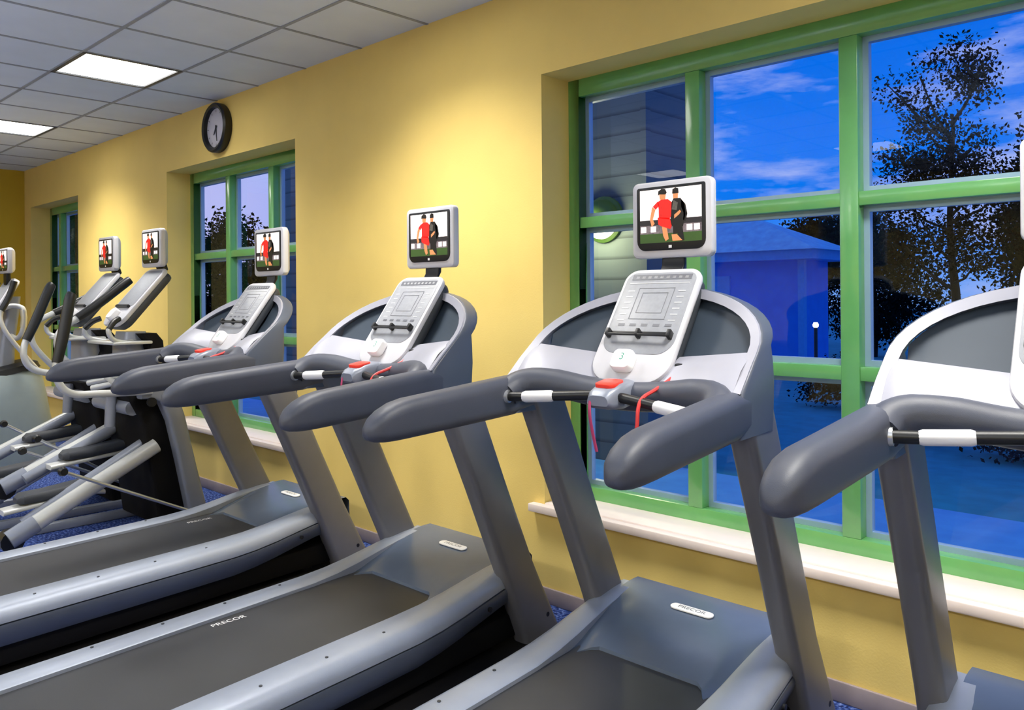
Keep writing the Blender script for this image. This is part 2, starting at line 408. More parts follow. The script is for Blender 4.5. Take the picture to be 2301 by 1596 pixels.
# ------------------------------------------------------------------ monitor (shared by all machines)
def plane(p0, ex, eu): 
    ex = V(ex).normalized(); eu = V(eu).normalized(); return (V(p0), ex, eu, ex.cross(eu))
def monitor(t, cx, y, z0, z1, hw, depth=.065):
    fr = plane((cx, y, (z0 + z1) / 2), (1, 0, 0), (0, 0, 1)); h = (z1 - z0) / 2
    m = MB(); slab(m, lambda i: rrect(-hw + i, hw - i, -h + i, h - i, .022, n=5), fr, -depth * .55, 0, .008)
    o = fr[0]
    back = [(1, 0), (.95, -.25), (.86, -.7), (.74, -1)]
    m.loft([[o + V((a * s, depth * .5 - q * depth * .5, c * s)) for a, c in rrect(-hw, hw, -h, h, .022, n=5)] for s, q in back])
    case = m.build('monitor', M['console'], t)
    bz = MB(); bw = hw * .86; b0 = -h * .80; b1 = h * .86
    slab(bz, lambda i: rrect(-bw + i, bw - i, b0 + i, b1 - i, .034, .034, .008, .008, n=5), fr, -.004, .0035, .002)
    bz.build('screen_bezel', M['black'], case)
    # the picture: two players on a pitch, flat layers a fraction of a millimetre apart
    p = MB(); W_ = bw * .90; P0 = b0 + h * .20; P1 = b1 - h * .075
    def at(u, v, k): return o + V((u * W_, -.0036 - .00025 * k, P0 + v * (P1 - P0)))
    def poly(pts, k, mi): p.add([at(u, v, k) for u, v in pts], [tuple(range(len(pts)))], mi)
    poly([(-1, .40), (1, .40), (1, 1), (-1, 1)], 0, 0)
    poly([(-1, .0), (1, .0), (1, .17), (-1, .17)], 0, 1)
    poly([(-1, .17), (1, .17), (1, .36), (-1, .36)], 0, 2)
    poly([(-1, .33), (1, .33), (1, .43), (-1, .43)], 1, 3)
    for a in (-.88, -.55, .62, .85): poly([(a - .09, .20), (a + .09, .20), (a + .09, .31), (a - .09, .31)], 1, 0)
    # player in black behind
    poly([(.02, .30), (.42, .27), (.50, .50), (.46, .70), (.34, .80), (.12, .80), (.02, .70)], 2, 5)
    poly([(.36, .78), (.50, .68), (.56, .50), (.50, .36), (.42, .40), (.44, .52), (.36, .64)], 2, 5)
    poly([(.10, .30), (.40, .27), (.46, .02), (.34, .0), (.24, .16), (.10, .14)], 2, 5)
    poly([(.06, .60), (.22, .58), (.26, .72), (.12, .77)], 3, 7)
    poly([(.14, .43), (.30, .50), (.36, .55), (.32, .58), (.14, .50)], 3, 6)
    poly([(.05, .14), (.22, .14), (.40, .02), (.08, .02)], 3, 6)
    poly([(.11, .80), (.26, .80), (.28, .92), (.10, .92)], 3, 6)
    poly([(.08, .89), (.29, .89), (.28, .98), (.18, 1.0), (.09, .97)], 4, 8)
    # player in red in front
    poly([(-.40, .76), (-.28, .80), (-.06, .80), (.06, .74), (.04, .48), (-.02, .42), (-.36, .46), (-.36, .62)], 5, 4)
    poly([(-.40, .47), (.00, .45), (.06, .30), (.02, .24), (-.14, .27), (-.28, .30), (-.38, .34)], 5, 4)
    poly([(-.56, .68), (-.40, .77), (-.34, .70), (-.46, .62)], 5, 4)
    poly([(-.58, .68), (-.47, .62), (-.56, .44), (-.50, .36), (-.60, .30), (-.66, .44)], 5, 6)
    poly([(-.26, .30), (-.10, .27), (-.04, .06), (-.14, .02), (-.22, .12)], 5, 6)
    poly([(-.32, .80), (-.14, .80), (-.12, .92), (-.34, .92)], 6, 6)
    poly([(-.38, .88), (-.33, .90), (-.13, .89), (-.09, .92), (-.14, .99), (-.26, 1.0), (-.37, .96)], 7, 8)
    p.build('screen_picture', [M['p_white'], M['lgreen'], M['p_stand'], M['p_dark'], M['p_red'], M['p_black'], M['p_skin'], M['p_grey'], M['p_hair']], case, smooth=False)
    lg = MB(); zc = b0 + h * .09
    lg.box(cx - .006, cx + .006, y - .0042, y - .003, (z0 + z1) / 2 + zc - .005, (z0 + z1) / 2 + zc + .005)
    lg.build('power_button', M['white'], case, smooth=False)
    return case

# ------------------------------------------------------------------ treadmill
def make_treadmill():
    global XF
    t = empty('treadmill', (0, 0, 0), '', 'treadmill', 'grey treadmills in a row facing the windows')
    XF = lambda p: V((p[0] + .01 - max(-1.9, p[1] + .45 if p[1] < -.3 else .15) * .085, p[1], p[2]))
    # --- deck
    ys = [-2.30, -1.9, -1.5, -1.2, -.98, -.86, -.74, -.62, -.50, -.40, -.30]
    zt = [.278, .278, .278, .278, .279, .285, .298, .316, .333, .342, .345]
    for s in (-1, 1):
        rings = []; sk = []
        for y, z in zip(ys, zt):
            k = max(0, min(1, (y + .98) / .6)); xi = .262 + .03 * k; xo = .412 - .012 * k
            r = [(s * xi, y, z - .03), (s * xi, y, z - .004), (s * (xi + .006), y, z), (s * (xo - .042), y, z), (s * (xo - .012), y, z - .016), (s * (xo + .001), y, z - .044), (s * (xo + .001), y, z - .062), (s * xi, y, z - .062)]
            rings.append(r if s > 0 else r[::-1])
            zb = z - .155 + .02 * k
            r = [(s * (xi), y, z - .068), (s * (xo + .003), y, z - .068), (s * (xo + .006), y, z - .085), (s * (xo - .004), y, zb + .02), (s * (xo - .016), y, zb), (s * xi, y, zb)]
            sk.append(r if s > 0 else r[::-1])
        rail = MB().loft(rings).build('side_rail', M['tm_rail'], t)
        for y in (-1.85, -1.6, -1.35, -1.1):
            MB().tube([(s * .35, y, .277), (s * .35, y, .2805)], .006, 8).build('screw', M['dgrey'], rail)
        MB().loft(sk).build('side_skirt', M['tm_grey'], t)
        MB().loft([[(s * .405 + a, y + c, z) for a, c in rrect(-.014, .014, -.03, .03, .012, n=3)] for y, z in ((-.46, .262), (-.46, .268))])
        MB().tube([(s * .417, -.60, .225), (s * .424, -.60, .225)], .011, 10).build('side_plug', M['black'], t)
    MB().box(-.37, .37, -2.25, -.32, .035, .14).build('base_frame', M['blackm'], t, bevel=.01)
    for s in (-1, 1):
        for y in (-2.15, -.5): MB().tube([(s * .30, y, .0095), (s * .30, y, .05)], .035, 12).build('levelling_foot', M['black'], t)
    # belt runs over the rear roller
    prof = [(-.62, .262), (-1.2, .262), (-1.8, .262), (-2.2, .262)]
    for k in range(1, 8): a = math.pi * k / 8; prof.append((-2.2 - .045 * math.sin(a), .217 + .045 * math.cos(a)))
    prof += [(-2.2, .172), (-.62, .172)]
    belt = MB().loft([[(x, y, z) for y, z in prof] for x in (-.264, .264)]).build('running_belt', M['belt'], t)
    # --- motor hood
    def hz(y):
        tb = [(-.82, .268), (-.74, .272), (-.70, .282), (-.62, .301), (-.52, .321), (-.42, .334), (-.30, .344), (-.25, .344)]
        for (a, b_), (c, d) in zip(tb, tb[1:]):
            if a <= y <= c: return b_ + (d - b_) * (y - a) / (c - a)
        return tb[0][1] if y < tb[0][0] else tb[-1][1]
    nx = 28; rows = []
    for j in range(15):
        row = []
        for i in range(nx + 1):
            x = -.33 + .66 * i / nx; ax = abs(x)
            e = max(0, min(1, (ax - .19) / .07)); e = e * e * (3 - 2 * e)
            yb = -.725 - .085 * e
            y = yb + (-.245 - yb) * (j / 14) ** .9
            dip = math.exp(-((ax - .268) / .028) ** 2) * .014 * max(0, min(1, (-.42 - y) / .2))
            edge = -.006 * (1 - j / 3) if j < 3 else 0
            row.append((x, y, hz(y) - dip + edge + .004))
        rows.append(row)
    hood = MB()
    lip = [(x, y - .004, z - .022) for x, y, z in rows[0]]
    fr1 = [(x, -.225, z - .02) for x, y, z in rows[-1]]; fr2 = [(x, -.215, .05) for x, y, z in rows[-1]]
    hood.loft([lip] + rows + [fr1, fr2], cap=False, closed=False)
    hd = hood.build('motor_hood', M['tm_hood'], t)
    fr = plane((0.0, -.40, .3415), (1, 0, 0), (0, 1, .06))
    lp = MB(); slab(lp, lambda i: rrect(-.085 + i, .085 - i, -.021 + i, .021 - i, .0205 - i, n=5), fr, 0, .006, .002)
    plate = lp.build('logo_plate', M['white'], hd)
    text_part('PRECOR', .028, fr, .0066, M['mark'], 'plate_lettering', plate, sx=1.05)
    # --- uprights
    for s in (-1, 1):
        rings = []
        for z, ww, dd in ((.0095, .094, .235), (.05, .092, .225), (.35, .086, .20), (.7, .084, .195), (1.0, .084, .20), (1.13, .084, .20)):
            yc = -.42 - .48 * (z - .35); xc = s * (.385 + .012 * z)
            rings.append([(xc + a, yc + c, z) for a, c in rrect(-ww / 2, ww / 2, -dd / 2, dd / 2, .03, n=4)])
        u = MB().loft(rings).build('upright', M['tm_up'], t)
        for z, dy in ((.20, .06), (.10, .06)):
            yc = -.42 - .48 * (z - .35) + dy
            MB().tube([(s * .428, yc, z), (s * .434, yc, z)], .010, 10).build('bolt', M['black'], u)
    # --- arch shell around the console
    def el(cy, cz, a, uy, uz, ph): return V((a * math.cos(ph), cy + uy * math.sin(ph), cz + uz * math.sin(ph)))
    half = []
    half.append([(.440, -.965, 1.075), (.442, -.715, 1.075), (.362, -.715, 1.075), (.362, -.965, 1.075)])
    half.append([(.440, -.952, 1.14), (.443, -.708, 1.14), (.366, -.715, 1.14), (.368, -.93, 1.14)])
    half.append([(.437, -.930, 1.195), (.443, -.702, 1.21), (.374, -.712, 1.21), (.376, -.90, 1.20)])
    half.append([(.433, -.865, 1.25), (.439, -.70, 1.27), (.384, -.71, 1.27), (.386, -.845, 1.255)])
    for k in range(0, 13):
        ph = math.pi / 2 * k / 12
        half.append([el(-.80, 1.30, .428, .235, .195, ph), el(-.698, 1.318, .432, .185, .168, ph), el(-.708, 1.310, .394, .175, .136, ph), el(-.79, 1.297, .392, .215, .163, ph)])
    half = [[V(p) for p in r] for r in half]
    full = half + [[V((-p.x, p.y, p.z)) for p in r] for r in half[::-1][1:]]
    MB().loft([roundring(r, .022, 4) for r in full]).build('console_arch', M['tm_grey'], t)
    # silver strip on the front face of the arch
    st = []
    for r in full[2:-2]:
        fo, bo, bi, fi = r; n_ = (fo - bo).normalized()
        a = fo.lerp(fi, .10) + n_ * .004; c = fo.lerp(fi, .97) + n_ * .004
        st.append([a, c, c - n_ * .012, a - n_ * .012])
    MB().loft(st).build('arch_trim', M['tm_silver'], t)
    # dark infill
    up_, lo_ = [], []
    def low(x):
        q = abs(x) / .39; return V((x, -.715 - .075 * q, 1.255 + .042 * q))
    for i in range(33):
        x = -.385 + .77 * i / 32; ph = math.acos(max(-1, min(1, x / .394)))
        up_.append(el(-.79, 1.297, .394, .215, .165, ph) + V((0, .02, -.004))); lo_.append(low(x) + V((0, .018, -.035)))
    mid = [a.lerp(c, .5) + V((0, .012, 0)) for a, c in zip(up_, lo_)]
    bk = [p + V((0, .02, 0)) for p in up_]; bk2 = [p + V((0, .02, 0)) for p in lo_]
    MB().loft([up_, mid, lo_, bk2, bk, up_], cap=False, closed=False).build('infill_panel', M['tm_panel'], t)
    # silver cover below the infill
    pl = [(.408, -.925, 1.188), (.37, -.925, 1.205), (.33, -.908, 1.219), (.27, -.882, 1.222), (.2, -.858, 1.208), (.12, -.845, 1.188), (0, -.842, 1.178)]
    def lw(x):
        ax = abs(x)
        for (a, y1, z1), (c, y2, z2) in zip(pl, pl[1:]):
            if c <= ax <= a: q = (a - ax) / (a - c); return V((x, y1 + (y2 - y1) * q, z1 + (z2 - z1) * q))
        return V((x, pl[0][1], pl[0][2]))
    R_ = [[], [], [], [], []]
    for i in range(41):
        x = -.405 + .81 * i / 40; a = low(max(-.393, min(.393, x))); a.x = x; c = lw(x)
        R_[0].append(a + V((0, .03, -.01))); R_[1].append(a); R_[2].append(a.lerp(c, .5) + V((0, -.008, .008))); R_[3].append(c); R_[4].append(c + V((0, .03, -.03)))
    MB().loft(R_, cap=False, closed=False).build('console_cover', M['tm_silver'], t)
    hb = [(.385, -.99, 1.14), (.375, -.945, 1.165), (.335, -.905, 1.178), (.26, -.878, 1.176), (.14, -.855, 1.158), (0, -.85, 1.15)]
    MB().tube(hb + [(-a, y, z) for a, y, z in hb[::-1][1:]], .046, 16, smooth=5).build('front_grip_tube', M['tm_grip'], t)
    # --- handrails
    for s in (-1, 1):
        rings = []
        for y, x, z, w, h in ((-.80, .398, 1.135, .078, .10), (-.90, .400, 1.136, .084, .122), (-.96, .402, 1.133, .090, .13), (-1.10, .406, 1.126, .092, .126), (-1.30, .413, 1.116, .092, .12), (-1.42, .418, 1.110, .092, .116), (-1.47, .420, 1.105, .090, .108), (-1.51, .421, 1.098, .082, .092), (-1.54, .422, 1.091, .068, .07), (-1.558, .423, 1.084, .046, .042), (-1.566, .423, 1.080, .016, .014)):
            rings.append([(s * (x + a), y, z + c) for a, c in rrect(-w / 2, w / 2, -h / 2, h / 2, min(w, h) * .38, n=5)])
        MB().loft(rings).build('handrail', M['tm_grip'], t)
    # --- heart rate bar with stop switch
    zb = 1.135
    for s in (-1, 1): pass
    br = MB().tube([(-.385, -1.015, zb), (-.30, -1.0, zb + .004), (-.06, -.945, zb + .022), (.06, -.945, zb + .022), (.30, -1.0, zb + .004), (.385, -1.015, zb)], .0155, 12).build('heart_rate_bar', M['black'], t)
    for s in (-1, 1):
        a = V((s * .30, -1.0, zb + .004)); c = V((s * .19, -.975, zb + .0122))
        MB().tube([a, a.lerp(c, .08), a.lerp(c, .92), c], [.0155, .0185, .0185, .0155], 14).build('sensor_grip', M['white'], br)
        MB().tube([(s * .385, -1.015, zb), (s * .352, -1.01, zb + .002)], [.026, .021], 14).build('end_socket', M['chrome'], br)
    hs = MB(); rings = []
    for y, w, z0, z1 in ((-1.0, .085, 1.135, 1.165), (-.985, .10, 1.125, 1.18), (-.93, .118, 1.122, 1.197), (-.87, .12, 1.13, 1.205), (-.845, .11, 1.15, 1.20)):
        rings.append(roundring([(-w / 2, y, z0), (w / 2, y, z0), (w / 2 - .01, y, z1), (-w / 2 + .01, y, z1)], .018, 3))
    sw = hs.loft(rings).build('stop_switch', M['amt_grey'], t)
    fr = plane((0, -.925, 1.200), (1, 0, 0), (0, 1, .14))
    m = MB(); slab(m, lambda i: rrect(-.036 + i, .036 - i, -.046 + i, .030 - i, .018, n=4), fr, -.012, .003, .002); m.build('stop_button', M['red'], sw)
    MB().tube([(.172, -.79, 1.235), (.160, -.84, 1.208), (.146, -.90, 1.184), (.138, -.96, 1.166), (.137, -.985, 1.138), (.137, -.992, 1.092), (.13, -.995, 1.03)], .0058, 8, smooth=5).build('safety_cord', M['cord'], t)
    MB().tube([(-.03, -.995, 1.155), (-.024, -1.008, 1.115), (-.014, -1.008, 1.06), (.0, -1.005, 1.0)], .0055, 8, smooth=4, sq=.5).build('safety_strap', M['magenta'], t)
    MB().box(.155, .185, -.80, -.765, 1.215, 1.255).build('cord_clip', M['black'], t, bevel=.005)
    # --- console
    Pb = V((0, -.853, 1.192)); Pt = V((0, -.572, 1.550)); L_ = (Pt - Pb).length
    fr = plane(Pb, (1, 0, 0), Pt - Pb)
    m = MB(); slab(m, lambda i: rrect(-.150 + i, .150 - i, i, L_ - i, .085 - i, .085 - i, .05 - i, .05 - i, n=8), fr, -.022, .004, .009)
    con = m.build('console', M['console'], t)
    m = MB(); slab(m, lambda i: rrect(-.144 + i, .144 - i, .008 + i, L_ - .008 - i, .08 - i, .08 - i, .046 - i, .046 - i, n=8), fr, -.07, -.018, .02); m.build('console_back', M['dgrey'], con)
    m = MB(); slab(m, lambda i: rrect(-.136 + i, .136 - i, .105 + i, L_ - .018 - i, .06 - i, .06 - i, .035 - i, .035 - i, n=6), fr, 0, .0058, .002); kp = m.build('keypad', M['display'], con)
    mk = MB()
    def bar(x0, x1, v0, v1, mi=0):
        mk.add([fr[0] + fr[1] * a + fr[2] * c + fr[3] * .0066 for a, c in ((x0, v0), (x1, v0), (x1, v1), (x0, v1))], [(0, 1, 2, 3)], mi)
    bar(-.115, .118, L_ - .050, L_ - .028, 0)
    for k in range(9): bar(-.10 + .024 * k, -.087 + .024 * k, L_ - .044, L_ - .034, 1)
    bar(-.118, .118, L_ - .066, L_ - .063, 1)
    for (x0, x1, v0, v1) in ((-.07, .07, .24, .37), (-.05, .05, .265, .35)):
        q = .0022
        bar(x0, x1, v0, v0 + q); bar(x0, x1, v1 - q, v1); bar(x0, x0 + q, v0, v1); bar(x1 - q, x1, v0, v1)
    for k in range(6):
        bar(.085, .112, .235 + .024 * k, .239 + .024 * k, 1); bar(-.112, -.085, .235 + .024 * k, .239 + .024 * k, 1)
    for k in range(5): bar(-.1 + .045 * k, -.075 + .045 * k, .212, .222, 0)
    mk.build('keypad_print', [M['mark'], M['mark_l']], kp, smooth=False)
    # reading rack
    rk = MB(); v0 = .168
    def rb(x0, x1, va, vb, d0, d1):
        c = [fr[0] + fr[1] * a + fr[2] * v + fr[3] * d for d in (d0, d1) for a, v in ((x0, va), (x1, va), (x1, vb), (x0, vb))]
        rk.add(c, [(0, 3, 2, 1), (4, 5, 6, 7), (0, 1, 5, 4), (1, 2, 6, 5), (2, 3, 7, 6), (3, 0, 4, 7)])
    rb(-.122, .122, v0 + .012, v0 + .020, .005, .012); rb(-.112, .112, v0 - .006, v0 + .001, .022, .030)
    for x in (-.117, 0, .117): rb(x - .007, x + .007, v0 - .006, v0 + .020, .005, .030)
    rk.build('reading_rack', M['black'], con, bevel=.002)
    # white clip-on receiver at the foot of the console
    f2 = (fr[0], fr[1], fr[2], fr[3])
    m = MB(); slab(m, lambda i: rrect(-.052 + i, .024 - i, .030 + i, .102 - i, .018, n=5), f2, .003, .040, .008); rc = m.build('receiver_box', M['white'], con)
    text_part('3', .036, (fr[0] + fr[1] * -.012 + fr[2] * .070, fr[1], fr[2], fr[3]), .0405, M['greenmark'], 'receiver_mark', rc)
    # --- monitor on its bracket
    monitor(t, 0, -.535, 1.590, 1.856, .158)
    MB().loft([roundring([(-.045, y, z), (.045, y, z), (.045, y + .022, z + .008), (-.045, y + .022, z + .008)], .008, 3) for y, z in ((-.565, 1.50), (-.535, 1.545), (-.522, 1.565), (-.520, 1.605))]).build('monitor_bracket', M['black'], t)
    XF = None
    return t
tm = make_treadmill()
TX = [-4.146, -2.734, -1.541, -.355]; TY = [-.03, -.058, 0, .02]
BELT = [(-.13, -.875, .2625), (-.125, -1.405, .2625)]
TL = ['grey treadmill next to the silver cross trainers, farthest treadmill from the camera',
      'grey treadmill in front of the bare yellow wall between the windows',
      'grey treadmill in the middle of the large window with its whole console in view',
      'grey treadmill cut off by the right edge of the photo, nearest the camera']
TMS = []
for i in range(4):
    o = tm if i == 0 else copy_tree(tm)
    o.location = (TX[i], TY[i], 0); o['label'] = TL[i]
    TMS.append(o)
for i, o in enumerate(TMS):
    if i < 2:
        bl = [c for c in o.children if c.name.startswith('running_belt')][0]
        text_part('PRECOR', .036, plane(BELT[i], (0, 1, 0), (-1, 0, 0)), .0009, M['white'], 'belt_lettering', bl, sx=1.0)
ML = ['black sheet put in for shade under the farthest treadmill', 'black sheet put in for shade under the treadmill by the bare yellow wall', 'black sheet put in for shade under the treadmill in the middle of the large window', 'black sheet put in for shade under the treadmill cut by the right photo edge']

# ------------------------------------------------------------------ arm cross trainers (two) and elliptical (one)
def make_trainer():
    t = empty('cross_trainer', (0, 0, 0), '', 'cross trainer', 'silver cross trainers with long moving arms')
    # floor frame
    f = MB()
    for s in (-1, 1): f.box(s * .30 - .03, s * .30 + .03, -1.72, -.42, .0, .055)
    f.box(-.30, .30, -.52, -.42, .0, .05); f.box(-.30, .30, -1.72, -1.64, 0, .05)
    f.build('base_frame', M['amt_grey'], t, bevel=.012)
    # arch frame either side
    for s in (-1, 1):
        path = [((-.53, 0.0), .13), ((-.575, .15), .115), ((-.64, .45), .105), ((-.70, .72), .105), ((-.755, .87), .12), ((-.84, .915), .12), ((-.92, .905), .09)]
        rings = []
        for k, ((y, z), w) in enumerate(path):
            a = V((0, *path[max(k - 1, 0)][0])); c = V((0, *path[min(k + 1, len(path) - 1)][0])); d = (c - a).normalized(); n_ = V((0, d.z, -d.y))
            p = V((s * .34, y, z)); ex = V((.045, 0, 0))
            rings.append(roundring([p - ex - n_ * w / 2, p + ex - n_ * w / 2, p + ex + n_ * w / 2, p - ex + n_ * w / 2], .022, 3))
        fr_ = MB().loft(rings).build('arch_frame', M['amt_grey'], t)
        MB().tube([(s * .375, -.86, .84), (s * .395, -.86, .84)], .028, 14).build('pivot_cap', M['black'], fr_)
    # dark drive cover
    prof = [(-.58, .05), (-.78, .05), (-.82, .35), (-.88, .70), (-.98, .90), (-.74, .92), (-.64, .55)]
    MB().loft([[(x, y * (1 if abs(x) < .29 else .99), z) for y, z in prof] for x in (-.30, -.285, .285, .30)]).build('drive_cover', M['blackm'], t, bevel=.012)
    MB().tube([(.10, -1.0, .68), (.10, -.99, .88)], .032, 14).build('cylinder_post', M['amt_grey'], t)
    MB().tube([(-.28, -.93, .80), (.28, -.93, .80)], .045, 14).build('cross_shaft', M['amt_grey'], t)
    # neck and rear cover
    MB().loft([[(a * q, y + c * q, z) for a, c in rrect(-.15, .15, -.09, .09, .05, n=4)] for y, z, q in ((-.80, .86, 1.1), (-.82, 1.0, 1.0), (-.84, 1.18, .8), (-.83, 1.26, .7))]).build('neck', M['amt_grey'], t)
    MB().loft([[(a + .04, y + c, z) for a, c in rrect(-.15, .15, -.055, .055, .03, n=3)] for y, z in ((-.76, 1.06), (-.74, 1.10), (-.75, 1.20), (-.79, 1.25))]).build('fan_cover', M['blackm'], t)
    MB().box(-.22, .22, -1.02, -.78, 1.185, 1.205).build('accessory_tray', M['tubes'], t, bevel=.008)
    # console
    Pb = V((0, -.965, 1.305)); Pt = V((0, -.655, 1.665)); L_ = (Pt - Pb).length; fr = plane(Pb, (1, 0, 0), Pt - Pb)
    m = MB(); slab(m, lambda i: rrect(-.15 + i, .15 - i, i, L_ - i, .08 - i, .08 - i, .05 - i, .05 - i, n=6), fr, -.025, .004, .009); con = m.build('console', M['console'], t)
    m = MB(); slab(m, lambda i: rrect(-.142 + i, .142 - i, .01 + i, L_ - .01 - i, .07 - i, .07 - i, .045 - i, .045 - i, n=6), fr, -.075, -.02, .02); m.build('console_back', M['dgrey'], con)
    m = MB(); slab(m, lambda i: rrect(-.13 + i, .13 - i, .15 + i, L_ - .02 - i, .03 - i, n=5), fr, 0, .006, .002); m.build('keypad', M['display'], con)
    m = MB(); slab(m, lambda i: rrect(-.10 + i, .10 - i, .135 + i, .155 - i, .008, n=3), fr, .002, .022, .003); m.build('reading_rack', M['black'], con)
    m = MB(); slab(m, lambda i: rrect(-.05 + i, .03 - i, .03 + i, .11 - i, .02, n=4), fr, .002, .04, .008); m.build('receiver_box', M['white'], con)
    monitor(t, 0, -.70, 1.675, 1.925, .15)
    MB().loft([roundring([(-.05, y, z), (.05, y, z), (.05, y + .035, z + .01), (-.05, y + .035, z + .01)], .008, 3) for y, z in ((-.70, 1.59), (-.64, 1.65), (-.655, 1.70))]).build('monitor_bracket', M['black'], t)
    # fixed handles
    for s in (-1, 1):
        h = MB().tube([(s * .10, -.86, 1.20), (s * .17, -.95, 1.20), (s * .205, -1.02, 1.225), (s * .20, -1.04, 1.28), (s * .175, -1.0, 1.325)], .015, 12, smooth=5).build('fixed_handle', M['tubes'], t)
        MB().tube([(s * .20, -1.04, 1.28), (s * .175, -1.0, 1.325), (s * .15, -.96, 1.345)], .018, 12, smooth=3).build('fixed_grip', M['black'], h)
    # moving arms: right one back, left one forward
    pr = [(.34, -1.30, 1.46), (.36, -1.345, 1.25), (.375, -1.385, 1.09), (.385, -1.37, .99), (.385, -1.30, .93), (.385, -1.15, .918), (.385, -.86, .905)]
    a = MB().tube(pr, .021, 12, smooth=5).build('moving_arm', M['tubes'], t)
    MB().tube([(.335, -1.285, 1.50), (.34, -1.30, 1.46), (.36, -1.345, 1.25), (.372, -1.38, 1.11)], [.026, .031, .031, .027], 12, smooth=4).build('arm_grip', M['black'], a)
    pq = [(-.34, -.74, 1.57), (-.35, -.90, 1.44), (-.365, -1.05, 1.33), (-.38, -1.14, 1.24), (-.385, -1.13, 1.12), (-.385, -1.04, 1.02), (-.385, -.86, .885)]
    a = MB().tube(pq, .021, 12, smooth=5).build('moving_arm', M['tubes'], t)
    MB().tube([(-.335, -.70, 1.60), (-.34, -.74, 1.57), (-.35, -.90, 1.44), (-.362, -1.03, 1.345)], [.026, .031, .031, .027], 12, smooth=4).build('arm_grip', M['black'], a)
    # pedal levers, links and foot plates
    for s, (r0, f0), ped, rod in ((1, ((-1.56, .17), (-.80, .56)), (-1.50, -1.14, .33), ((-1.36, .50), (-.60, .12))),
                                  (-1, ((-1.44, .34), (-.72, .66)), (-1.18, -.82, .50), ((-1.26, .58), (-.60, .14)))):
        x = s * .30
        lv = MB().tube([(x, r0[0], r0[1]), (x, f0[0], f0[1])], .046, 16).build('pedal_lever', M['tubes'], t)
        d = (V((x, f0[0], f0[1])) - V((x, r0[0], r0[1]))).normalized(); e = V((x, r0[0], r0[1]))
        MB().tube([e - d * .05, e + d * .10], .052, 16).build('lever_socket', M['amt_grey'], lv)
        MB().tube([(x - .07, e.y - .03, e.z - .03), (x + .02, e.y - .03, e.z - .03)], .06, 14).build('lever_hub', M['black'], lv)
        x2 = s * .20
        MB().tube([(x2, r0[0] + .05, r0[1] + .03), (x2, f0[0] + .02, f0[1] + .04)], .034, 12).build('inner_lever', M['amt_grey'], t)
        y0, y1, z = ped; x3 = s * .13
        pd = MB().loft([[(x3 + a_, y, z + c + zz) for a_, c in rrect(-.075 * q, .075 * q, -.03 * q, .03 * q, .028 * q, n=4)] for y, q, zz in ((y0 - .03, .5, -.005), (y0, .95, 0), (y0 + .12, 1, .003), (y1 - .06, 1.05, .02), (y1, 1.0, .03), (y1 + .03, .55, .03))]).build('foot_plate', M['pedal'], t)
        MB().loft([[(x3 + a_, y, z + c + zz) for a_, c in rrect(-.06, .06, -.014, .014, .012, n=3)] for y, zz in ((y0 - .10, -.06), (y0 + .1, -.04), (y1, -.015), (y1 + .08, -.03))]).build('plate_support', M['tubes'], pd)
        MB().tube([(s * .40, *rod[0]), (s * .40, *rod[1])], .0105, 10).build('link_rod', M['chrome'], t)
        MB().tube([(s * .40 - .03, rod[0][0], rod[0][1]), (s * .40 - .01, rod[0][0], rod[0][1]), (s * .40 + .02, rod[0][0], rod[0][1])], [.014, .027, .020], 12).build('rod_ball', M['black'], t)
    for k, (p, q) in enumerate((((-.2, -1.02, .93), (.05, -.9, .98)), ((-.05, -1.05, .91), (.2, -.88, .97)), ((-.24, -.93, .98), (.22, -1.0, .95)))):
        MB().tube([p, q], .018, 10).build('drive_link', M['tubes'], t)
    return t
tr = make_trainer()
tr.location = (-5.38, 0, 0); tr['label'] = 'silver arm cross trainer standing next to the farthest treadmill'
t2 = copy_tree(tr); t2.location = (-6.265, .04, 0); t2['label'] = 'silver arm cross trainer between its twin and the grey-shrouded elliptical, partly behind its twin'

